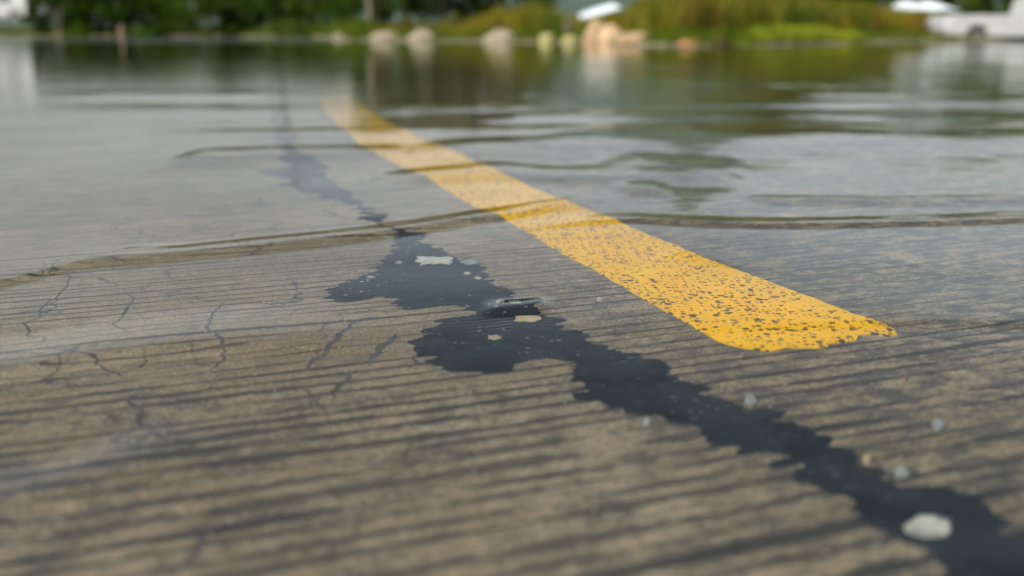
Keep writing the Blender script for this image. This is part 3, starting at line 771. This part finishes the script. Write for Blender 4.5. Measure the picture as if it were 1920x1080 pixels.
look = {'dark': 'dark green leafy tree', 'mid': 'mid green leafy tree', 'olive': 'olive yellow shrub', 'green': 'bright green low shrub'}
def plant(kind, px, dist, top_py, wscale, label, rdm):
    p = at(px, dist); g = gz(p); top = height_at(top_py, dist); sc = (top - g)/base_h[kind]
    pr = rdm.choice(protos[kind]); 
    args = ((p.x, p.y, g-.03), rdm.uniform(0, 6.28), (sc*wscale, sc*wscale, sc))
    if pr.name not in used:
        used.add(pr.name); o = pr; o.location, o.rotation_euler, o.scale = args[0], (0, 0, args[1]), args[2]
    else: o = dup(pr, *args)
    cat = 'tree' if kind in ('dark', 'mid') else 'shrub'
    o.name = 'leafy_tree' if cat == 'tree' else 'shrub'
    tag(o, label, cat, {'dark': 'dark trees beyond the water', 'mid': 'green trees beyond the water', 'olive': 'olive shrubs on the far bank', 'green': 'green shrubs on the far bank'}[kind])
    return o
rdm = random.Random(3)
plants = []
# left belt behind the far water
for i, px in enumerate([118, 185, 250, 322, 392, 455, 520, 590, 655]):
    plants.append(('dark' if i not in (3, 7) else 'mid', px + rdm.uniform(-8, 8), rdm.uniform(64, 74), rdm.uniform(-38, -8), 1.15))
for i, px in enumerate([95, 160, 225, 290, 350, 425, 490, 560, 625]):
    plants.append(('dark' if i % 3 else 'mid', px, rdm.uniform(78, 90), rdm.uniform(-45, -20), 1.2))
# behind the rocks
for px, k, d, tp in [(705,'dark',44,-80),(765,'dark',47,-110),(830,'dark',43,-135),(890,'dark',48,-125),(945,'mid',45,-95),(1000,'dark',52,-40),(1375,'olive',40,-30),(1420,'dark',46,-100),(1480,'dark',44,-135),(1540,'dark',48,-85),(1590,'dark',50,-95),(1650,'mid',48,-70),(1330,'dark',55,-60),
                     (1800,'mid',41,-60),(1850,'dark',44,-90),(1905,'mid',40,-110),(1965,'dark',43,-110),(2040,'mid',40,-110),(2110,'dark',43,-90),(1740,'dark',52,-20)]:
    plants.append((k, px, d, tp, 1.0))
for px, k, d, tp in [(700,'green',38,38),(760,'olive',36,30),(850,'olive',37,24),(905,'olive',36,28),(960,'olive',36,14),(1215,'olive',31,8),(1265,'olive',30,10),(1310,'olive',33,6),(1365,'olive',30,10),(1430,'olive',34,8),(1490,'olive',35,14),(1560,'olive',33,18),(1620,'olive',34,16),(1655,'green',36,22),
                     (1755,'green',34,34),(1080,'green',29,34),(560,'green',58,32),(530,'green',60,30),(720,'dark',50,10),(790,'dark',52,8),(860,'dark',49,6),(920,'dark',51,4),(1395,'dark',50,2),(1510,'dark',52,4),(1620,'dark',54,4),(1760,'dark',47,6),(345,'dark',70,20),(440,'dark',76,16),(210,'dark',72,20),(150,'green',63,46),(270,'green',63,48),(600,'green',57,36)]:
    plants.append((k, px, d, tp, 1.0))
order = sorted(range(len(plants)), key=lambda i: plants[i][1])
lm = [(30,'the white van'),(228,'the pink marker post'),(515,'the tall utility pole'),(693,'the slim pale trunk'),(793,'the pointed pale boulder'),(940,'the biggest pale boulder'),(1028,'the mossy stone'),(1122,'the pale tilted roof'),(1195,'the long flat stone'),(1345,'the dark brown boulder'),(1500,'the bright green grass patch'),(1735,'the two-humped pale roof'),(1850,'the white pickup truck')]
seen = {}
for i in order:
    k, px, d, tp, ws = plants[i]
    near = min(lm, key=lambda q: abs(q[0]-px)); side_ = 'behind' if abs(near[0]-px) < 14 else ('right of' if px > near[0] else 'left of')
    depth = 'back row' if d > 77 else ('tall' if tp < -50 else 'low')
    gap = abs(near[0]-px); gapw = '' if gap < 14 else ('just ' if gap < 50 else ('a little way ' if gap < 95 else 'well '))
    lab = f'{depth} {look[k]} {gapw}{side_} {near[1]}'
    if lab in seen: lab = f'{"farther" if d > seen[lab] else "nearer"} {lab}'
    seen[lab] = d
    plant(k, px, d, tp, ws, lab, rdm)
for L_ in protos.values():
    for pr in L_:
        if pr.name not in used and 'label' not in pr:
            for ch in list(pr.children): bpy.data.objects.remove(ch)
            bpy.data.objects.remove(pr)

# reeds and grass (uncountable)
def blades(name, n, px0, px1, d0, d1, h0, h1, wdt, mat, seed, lean=.25, hf=None):
    rg = np.random.default_rng(seed)
    px = rg.uniform(px0, px1, n); off = rg.uniform(d0, d1, n)
    az_b = np.arctan2(px-960, FH); yb = shore(az_b) + off; xb = np.tan(az_b)*yb
    zb = terrain_h(xb, yb)
    clump = np.array([mnoise.noise((float(a_)*.9, float(b_)*.9, seed)) for a_, b_ in zip(xb, yb)])
    hgt = (h0 + (h1-h0)*np.clip(.5+clump*.9 + rg.normal(0, .12, n), 0, 1.2))
    if hf: hgt = hgt*np.interp(px, hf[0], hf[1])
    th = rg.uniform(0, 2*np.pi, n); ln = rg.normal(0, lean, n)*hgt; la = rg.uniform(0, 2*np.pi, n)
    wx, wy = np.cos(th)*wdt, np.sin(th)*wdt
    mx, my = xb+np.cos(la)*ln*.35, yb+np.sin(la)*ln*.35; tx, ty = xb+np.cos(la)*ln, yb+np.sin(la)*ln
    V = np.stack([np.stack([xb-wx, yb-wy, zb-.05], 1), np.stack([xb+wx, yb+wy, zb-.05], 1), np.stack([mx+wx*.8, my+wy*.8, zb+hgt*.55], 1), np.stack([mx-wx*.8, my-wy*.8, zb+hgt*.55], 1), np.stack([tx, ty, zb+hgt], 1)], 1).reshape(-1, 3)
    b0 = np.arange(n)*5
    F4 = np.stack([b0, b0+1, b0+2, b0+3], 1); F3 = np.stack([b0+3, b0+2, b0+4], 1)
    me = bpy.data.meshes.new(name); me.vertices.add(5*n); me.vertices.foreach_set('co', V.reshape(-1).astype(np.float32))
    li = np.concatenate([F4.reshape(-1), F3.reshape(-1)]).astype(np.int32)
    me.loops.add(len(li)); me.loops.foreach_set('vertex_index', li); me.polygons.add(2*n)
    me.polygons.foreach_set('loop_start', np.concatenate([np.arange(n)*4, 4*n+np.arange(n)*3]).astype(np.int32)); me.polygons.foreach_set('loop_total', np.concatenate([np.full(n, 4), np.full(n, 3)]).astype(np.int32))
    me.update(calc_edges=True); me.materials.append(mat)
    o = bpy.data.objects.new(name, me); C.objects.link(o); o['kind'] = 'stuff'
    return o
o = blades('reeds', 26000, 640, 1790, 3.0, 16, .55, 1.15, .012, M_REED, 1, hf=([640,860,930,1030,1070,1165,1210,1500,1700,1790],[.18,.25,.7,.8,.42,.42,.95,.95,.7,.5])); tag(o, 'tall olive and brown reeds massed on the far bank', 'reeds')
o = blades('grass', 34000, -200, 2150, .2, 5, .06, .20, .010, M_GRASS, 2); tag(o, 'bright short grass along the water edge', 'grass')
o = blades('tall_grass', 16000, -200, 700, 1, 9, .18, .50, .018, M_GRASS, 3); tag(o, 'taller green grass below the left belt of trees', 'grass')
o = blades('bright_grass', 9000, 1395, 1620, .3, 3,   .08, .30, .010, leaf_mat('lime_grass_blades', (.07, .095, .006), (.19, .19, .015)), 4, lean=.5, hf=([1395,1430,1480,1540,1620],[.3,1,.7,.9,.3])); tag(o, 'patch of yellow green grass at the waterline on the right', 'grass')

# ------------------------------------------------------------------ boulders on the shore
def boulder(name, px, base_py, wpx, hpx, mat, label, seed, point=0.0, dist=None, lump=None, cat='boulder'):
    az_r = math.atan2(px-960, FH); dist = dist or float(shore(az_r)) + .5; k = dist/FH
    p = at(px, dist); W_, H_ = wpx*k, hpx*k
    bm = bmesh.new(); bmesh.ops.create_icosphere(bm, subdivisions=4, radius=1)
    for v in bm.verts:
        c = v.co.copy()
        f = 1 + .13*mnoise.fractal(c*1.3 + Vector((seed*7.1, 0, 0)), 1, 2, 4) + .10*abs(mnoise.noise(c*3 + Vector((0, seed, 0))))
        c *= f
        c.x *= 1 - point*max(0, c.z)*.75; c.y *= 1 - point*max(0, c.z)*.6
        v.co = Vector((c.x*W_/2, c.y*W_/2*.75, max(c.z, -.25)*H_*.66))
    o = bm_obj(name, bm, mat, None, True); o.location = (p.x, p.y, max(0, gz(p)) + .01); tag(o, label, cat); return o
boulder('boulder', 637, 75, 26, 12, M_ROCK_PALE, 'smallest pale boulder, leftmost of the row on the far shore', 1)
boulder('boulder', 722, 76.5, 56, 19, M_ROCK_PALE, 'low rounded pale boulder on the shore between a tiny one and a pointed one', 2)
boulder('boulder', 793, 77, 60, 27, M_ROCK_PALE, 'pointed pale boulder on the far shore, left of the biggest one', 3, .7)
boulder('boulder', 940, 79, 74, 30, M_ROCK_PALE, 'biggest pale triangular boulder standing alone at the waterline', 4, .8)
boulder('boulder', 1027, 78, 32, 20, M_ROCK_OLIVE, 'small mossy yellow-green boulder right of the biggest pale one', 5)
boulder('boulder', 1120, 80, 54, 58, M_ROCK_TAN, 'tall tan boulder leaning behind the bright cream one', 6, .15)
boulder('boulder', 1146, 81, 48, 44, M_ROCK_CREAM, 'bright cream rounded boulder in front of the tall tan one', 7, 0)
boulder('boulder', 1196, 83, 78, 24, M_ROCK_TAN, 'long flat tan boulder to the right of the bright cream one', 8)
boulder('boulder', 1295, 90, 44, 11, M_ROCK_RUST, 'low rusty orange boulder at the waterline next to the dark brown one', 9)
boulder('boulder', 1345, 91, 48, 22, M_ROCK_DARK, 'dark brown boulder standing at the waterline', 10, .3)
boulder('boulder', 1070, 79, 34, 14, M_ROCK_OLIVE, 'low mossy boulder beneath the dead stump', 12)
# dead stump with broken branches
p = at(1066, 26.5); bm = bmesh.new()
tube(bm, [(0,0,-.1),(-.03,0,.2),(.02,.02,.42)], .10, .05); tube(bm, [(0,0,.25),(.12,.02,.42),(.2,.04,.52)], .05, .03); tube(bm, [(-.02,0,.2),(-.16,-.02,.33)], .04, .02); tube(bm, [(0,0,.3),(-.05,.05,.56)], .03, .012)
st = bm_obj('tree_stump', bm, M_BARK); st.location = (p.x, p.y, gz(p)); tag(st, 'dark broken tree stump between the mossy boulders and the tan one', 'stump')

# marker post, slim trunk, utility pole
p = at(228, 60); bm = bmesh.new(); tube(bm, [(0,0,-.2),(0,0,.5)], .17, .15, 10); tube(bm, [(0,0,.5),(0,0,.7)], .15, .05, 10)
o = bm_obj('marker_post', bm, M_POST); o.location = (p.x, p.y, 0); tag(o, 'faded pink squat marker post standing at the far waterline', 'post')
p = at(693, 40); root = empty('slim_tree', (p.x, p.y, gz(p))); bm = bmesh.new()
tube(bm, [(0,0,-.1),(.03,0,.8),(-.04,0,1.8),(.06,0,3.4)], .11, .05, 8); tube(bm, [(-.02,0,1.6),(.4,.1,2.6)], .04, .02); bm_obj('trunk', bm, M_PALEBARK, root)
rg = np.random.default_rng(9); cen = rg.normal(size=(1500, 3))*np.array([.5,.5,.35]) + np.array([.1,0,3.4]); quads_obj('crown', cen, 1, rg.uniform(.04,.09,1500), M_LEAF_MID, root, 5)
tag(root, 'slim tree with a pale bare trunk behind the leftmost boulders', 'tree')
p = at(517, 84); root = empty('utility_pole', (p.x, p.y, gz(p))); bm = bmesh.new()
tube(bm, [(0,0,-.3),(1.0,0,11.5)], .15, .10, 10); bm_obj('pole', bm, M_POLE, root)
for zz in (10.4,):
    bm = bmesh.new(); box(bm, -.3, 2.0, -.06, .06, zz, zz+.16); bm_obj('crossarm', bm, M_POLE, root)
tag(root, 'tall dark utility pole rising behind the left belt of trees', 'utility pole')

# pale roofs on posts
def shelter(px, dist, top_py, bot_py, wpx, tilt, humps, label):
    k = dist/FH; p = at(px, dist); g = gz(p); root = empty('shelter', (p.x, p.y, g))
    W_ = wpx*k; zt = height_at(top_py, dist)-g; zb = height_at(bot_py, dist)-g; hgt = zt-zb
    nx, ny = 41, 9; V = []
    for lay in (0, .02):
        for j in range(ny):
            for i in range(nx):
                u = i/(nx-1)*2-1; v = j/(ny-1)
                z = zb + tilt*u*hgt + hgt*((.30 if humps else .08)*(1-(abs(u)**3)) + humps*.22*abs(math.sin(math.pi*u)) )*(.25+.75*v**.7) + hgt*.42*v - lay
                V.append((u*W_/2*(1-.10*v), (v-.3)*1.5, z))
    N = nx*ny; Fc = [(j*nx+i, j*nx+i+1, (j+1)*nx+i+1, (j+1)*nx+i) for j in range(ny-1) for i in range(nx-1)]
    Fc += [tuple(reversed([q+N for q in f])) for f in Fc]
    ed = [i for i in range(nx)] + [j*nx+nx-1 for j in range(1, ny)] + [(ny-1)*nx+i for i in range(nx-2, -1, -1)] + [j*nx for j in range(ny-2, 0, -1)]
    Fc += [(ed[i], ed[i-1], ed[i-1]+N, ed[i]+N) for i in range(len(ed))]
    mesh_obj('roof', V, Fc, M_ROOF, root, True)
    for sx in (-1, 1):
        for yy in (-.2, .8):
            bm = bmesh.new(); x = sx*W_*.40; tube(bm, [(x, yy, -.2), (x, yy, zb+tilt*sx*.8*hgt + hgt*.1)], .035, .03, 8); bm_obj('post', bm, M_WOOD, root)
    tag(root, label, 'shelter'); return root
shelter(1122, 29, 2, 27, 76, .42, 0, 'low shelter with a tilted pale blue roof behind the tan boulders')
shelter(1735, 38, 0, 22, 108, 0, 1, 'low shelter with a pale two-humped roof above the reeds')

# ------------------------------------------------------------------ vehicles
def arch_profile(pts, wheels, r, zb):
    return pts
def wheel(parent, x, y, r, wdt=.19):
    root = bpy.data.objects.new('wheel', None); C.objects.link(root); root.parent = parent; root.location = (x, y, r)
    bm = bmesh.new(); seg = 36; prof = [(r*.62, -wdt/2), (r*.93, -wdt/2), (r, -wdt*.36), (r, wdt*.36), (r*.93, wdt/2), (r*.62, wdt/2)]
    rings = [[bm.verts.new((math.cos(2*math.pi*j/seg)*a_, b_, math.sin(2*math.pi*j/seg)*a_)) for j in range(seg)] for a_, b_ in prof]
    for i in range(len(prof)):
        A_, B_ = rings[i], rings[(i+1) % len(prof)]
        for j in range(seg): bm.faces.new((A_[j], A_[(j+1) % seg], B_[(j+1) % seg], B_[j]))
    bm_obj('tyre', bm, M_TYRE, root, True)
    bm = bmesh.new(); s = -1 if y < 0 else 1
    prof = [(r*.62, s*wdt*.46), (r*.56, s*wdt*.40), (r*.52, s*wdt*.25)]
    rings = [[bm.verts.new((math.cos(2*math.pi*j/seg)*a_, b_, math.sin(2*math.pi*j/seg)*a_)) for j in range(seg)] for a_, b_ in prof]
    for i in range(2):
        for j in range(seg): bm.faces.new((rings[i][j], rings[i][(j+1) % seg], rings[i+1][(j+1) % seg], rings[i+1][j]))
    for k in range(5):
        an = 2*math.pi*k/5; ca_, sa_ = math.cos(an), math.sin(an); h = .045
        q = [(ca_*.04-sa_*h, ca_*h+sa_*.04), (ca_*.04+sa_*h, -ca_*h+sa_*.04), (ca_*r*.56+sa_*h*.7, -ca_*h*.7+sa_*r*.56), (ca_*r*.56-sa_*h*.7, ca_*h*.7+sa_*r*.56)]
        f0 = [bm.verts.new((a_, s*wdt*.34, b_)) for a_, b_ in q]; f1 = [bm.verts.new((a_, s*wdt*.42, b_)) for a_, b_ in q]
        bm.faces.new(f1); bm.faces.new(list(reversed(f0)))
        for i in range(4): bm.faces.new((f0[i], f0[(i+1) % 4], f1[(i+1) % 4], f1[i]))
    bm_obj('rim', bm, M_HUB, root)
def vehicle(name, loc, rz, lower, cabin, wheels, r, width, glass_polys, label, cat, extras):
    """lower/cabin: side outlines (x,z); built as lofted shells that narrow at the sides."""
    root = empty(name, loc, rz)
    def loft(bm, prof, sections):
        rings = []
        for y, ins, zs in sections:
            cx = sum(p_[0] for p_ in prof)/len(prof); cz = sum(p_[1] for p_ in prof)/len(prof)
            rings.append([bm.verts.new((cx+(x-cx)*(1-ins), y, cz+(z-cz)*(1-zs))) for x, z in prof])
        n = len(prof)
        for A_, B_ in zip(rings, rings[1:]):
            for i in range(n): bm.faces.new((A_[i], A_[(i+1) % n], B_[(i+1) % n], B_[i]))
        bm.faces.new(list(reversed(rings[0]))); bm.faces.new(rings[-1])
    # wheel arches cut into the lower outline
    prof = []
    for x, z in lower:
        prof.append((x, z))
    zb = min(z for x, z in lower); bottom = []
    for wx in sorted(wheels, reverse=True):
        ar = r*1.16
        bottom += [(wx + ar*math.cos(t_), max(zb, r + ar*math.sin(t_))) for t_ in np.linspace(-.25, math.pi+.25, 15)]
    full = prof + bottom
    bm = bmesh.new(); hw = width/2
    loft(bm, full, [(-hw, .012, .02), (-hw+.03, 0, 0), (hw-.03, 0, 0), (hw, .012, .02)])
    bmesh.ops.recalc_face_normals(bm, faces=bm.faces); body = bm_obj('body', bm, M_WHITE, root)
    bm = bmesh.new(); tw = hw*.80
    cx = sum(p_[0] for p_ in cabin)/len(cabin); n = len(cabin); zt = max(z for x, z in cabin); z0 = min(z for x, z in cabin)
    def hwz(z): return hw*.975 - (hw*.975-tw)*((z-z0)/(zt-z0))
    A_ = [bm.verts.new((x, -hwz(z), z)) for x, z in cabin]; B_ = [bm.verts.new((x, hwz(z), z)) for x, z in cabin]
    for i in range(n): bm.faces.new((A_[i], A_[(i+1) % n], B_[(i+1) % n], B_[i]))
    bm.faces.new(list(reversed(A_))); bm.faces.new(B_); bmesh.ops.recalc_face_normals(bm, faces=bm.faces)
    bm_obj('cabin', bm, M_WHITE, root)
    for gp in glass_polys:                  # side windows, both sides
        for s in (-1, 1):
            bm = bmesh.new(); o1 = [bm.verts.new((x, s*(hwz(z)+.006), z)) for x, z in gp]; o2 = [bm.verts.new((x, s*(hwz(z)-.01), z)) for x, z in gp]
            bm.faces.new(o1); bm.faces.new(o2)
            for i in range(len(gp)): bm.faces.new((o1[i], o1[(i+1) % len(gp)], o2[(i+1) % len(gp)], o2[i]))
            bmesh.ops.recalc_face_normals(bm, faces=bm.faces); bm_obj('side_window', bm, M_GLASSDARK, root)
    for wx in wheels:
        for s in (-1, 1): wheel(root, wx, s*(hw-.11), r)
    for nm, (x0, x1, y0, y1, z0_, z1_), mt in extras:
        bm = bmesh.new(); box(bm, x0, x1, y0, y1, z0_, z1_); bmesh.ops.bevel(bm, geom=bm.edges, offset=min(x1-x0, y1-y0, z1_-z0_)*.25, segments=2, affect='EDGES'); bm_obj(nm, bm, mt, root)
    tag(root, label, cat); return root
# white pickup standing in the shallow flood at the right edge (its tail to the left)
p = at(1776, 30)
vehicle('parked_pickup', (p.x, p.y+.8, -.17), 0,
 [(.02,.30),(-.03,.50),(-.02,.70),(.05,.83),(.20,.89),(.45,.91),(2.6,.91),(4.3,.94),(5.1,.86),(5.25,.70),(5.26,.45),(5.2,.30)],
 [(2.50,.90),(2.58,1.42),(2.84,1.50),(3.59,1.50),(4.29,.93)], [.84, 4.30], .30, 1.66,
 [[(2.64,.96),(2.70,1.38),(2.86,1.43),(3.24,1.43),(3.24,.96)], [(3.32,.96),(3.32,1.43),(3.56,1.42),(4.06,.96)]],
 'white pickup truck standing in shallow water at the right edge', 'pickup truck',
 [('bumper', (-.12,.06,-.74,.74,.30,.44), M_HUB), ('tail_light', (-.05,-.01,-.76,-.64,.52,.76), M_CLEAR), ('tail_light', (-.05,-.01,.64,.76,.52,.76), M_CLEAR), ('headlight', (5.1,5.28,-.84,-.55,.58,.74), M_CLEAR), ('headlight', (5.1,5.28,.55,.84,.58,.74), M_CLEAR),
  ('door_handle', (2.70,2.84,-.855,-.82,.80,.83), M_TRIM), ('side_mirror', (3.8,3.94,-1.0,-.82,.97,1.12), M_WHITE)])
# white van on the raised bank at the left edge: long side toward us, its right end in view
p = at(66, 70); k = 70/FH
zb_ = height_at(33, 70) - .28
vehicle('parked_van', (p.x, p.y, zb_), R(180),
 [(0,.30),(-.02,1.0),(.04,1.22),(4.3,1.22),(4.6,1.1),(4.66,.7),(4.6,.30)],
 [(.03,1.21),(.16,2.05),(.35,2.15),(3.3,2.15),(3.75,2.02),(4.3,1.21)], [.85, 3.75], .33, 1.75,
 [[(.95,1.26),(.95,1.85),(2.0,1.85),(2.0,1.26)], [(2.3,1.26),(2.3,1.85),(3.3,1.85),(3.75,1.26)]],
 'white van with dark windows parked on the raised bank at the left edge', 'van',
 [('bumper', (-.10,.10,-.80,.80,.28,.46), M_TRIM), ('tail_light', (-.03,.05,-.86,-.74,.75,1.1), M_RED), ('tail_light', (-.03,.05,.74,.86,.75,1.1), M_RED), ('door_handle', (2.1,2.22,.87,.91,1.0,1.04), M_TRIM)])
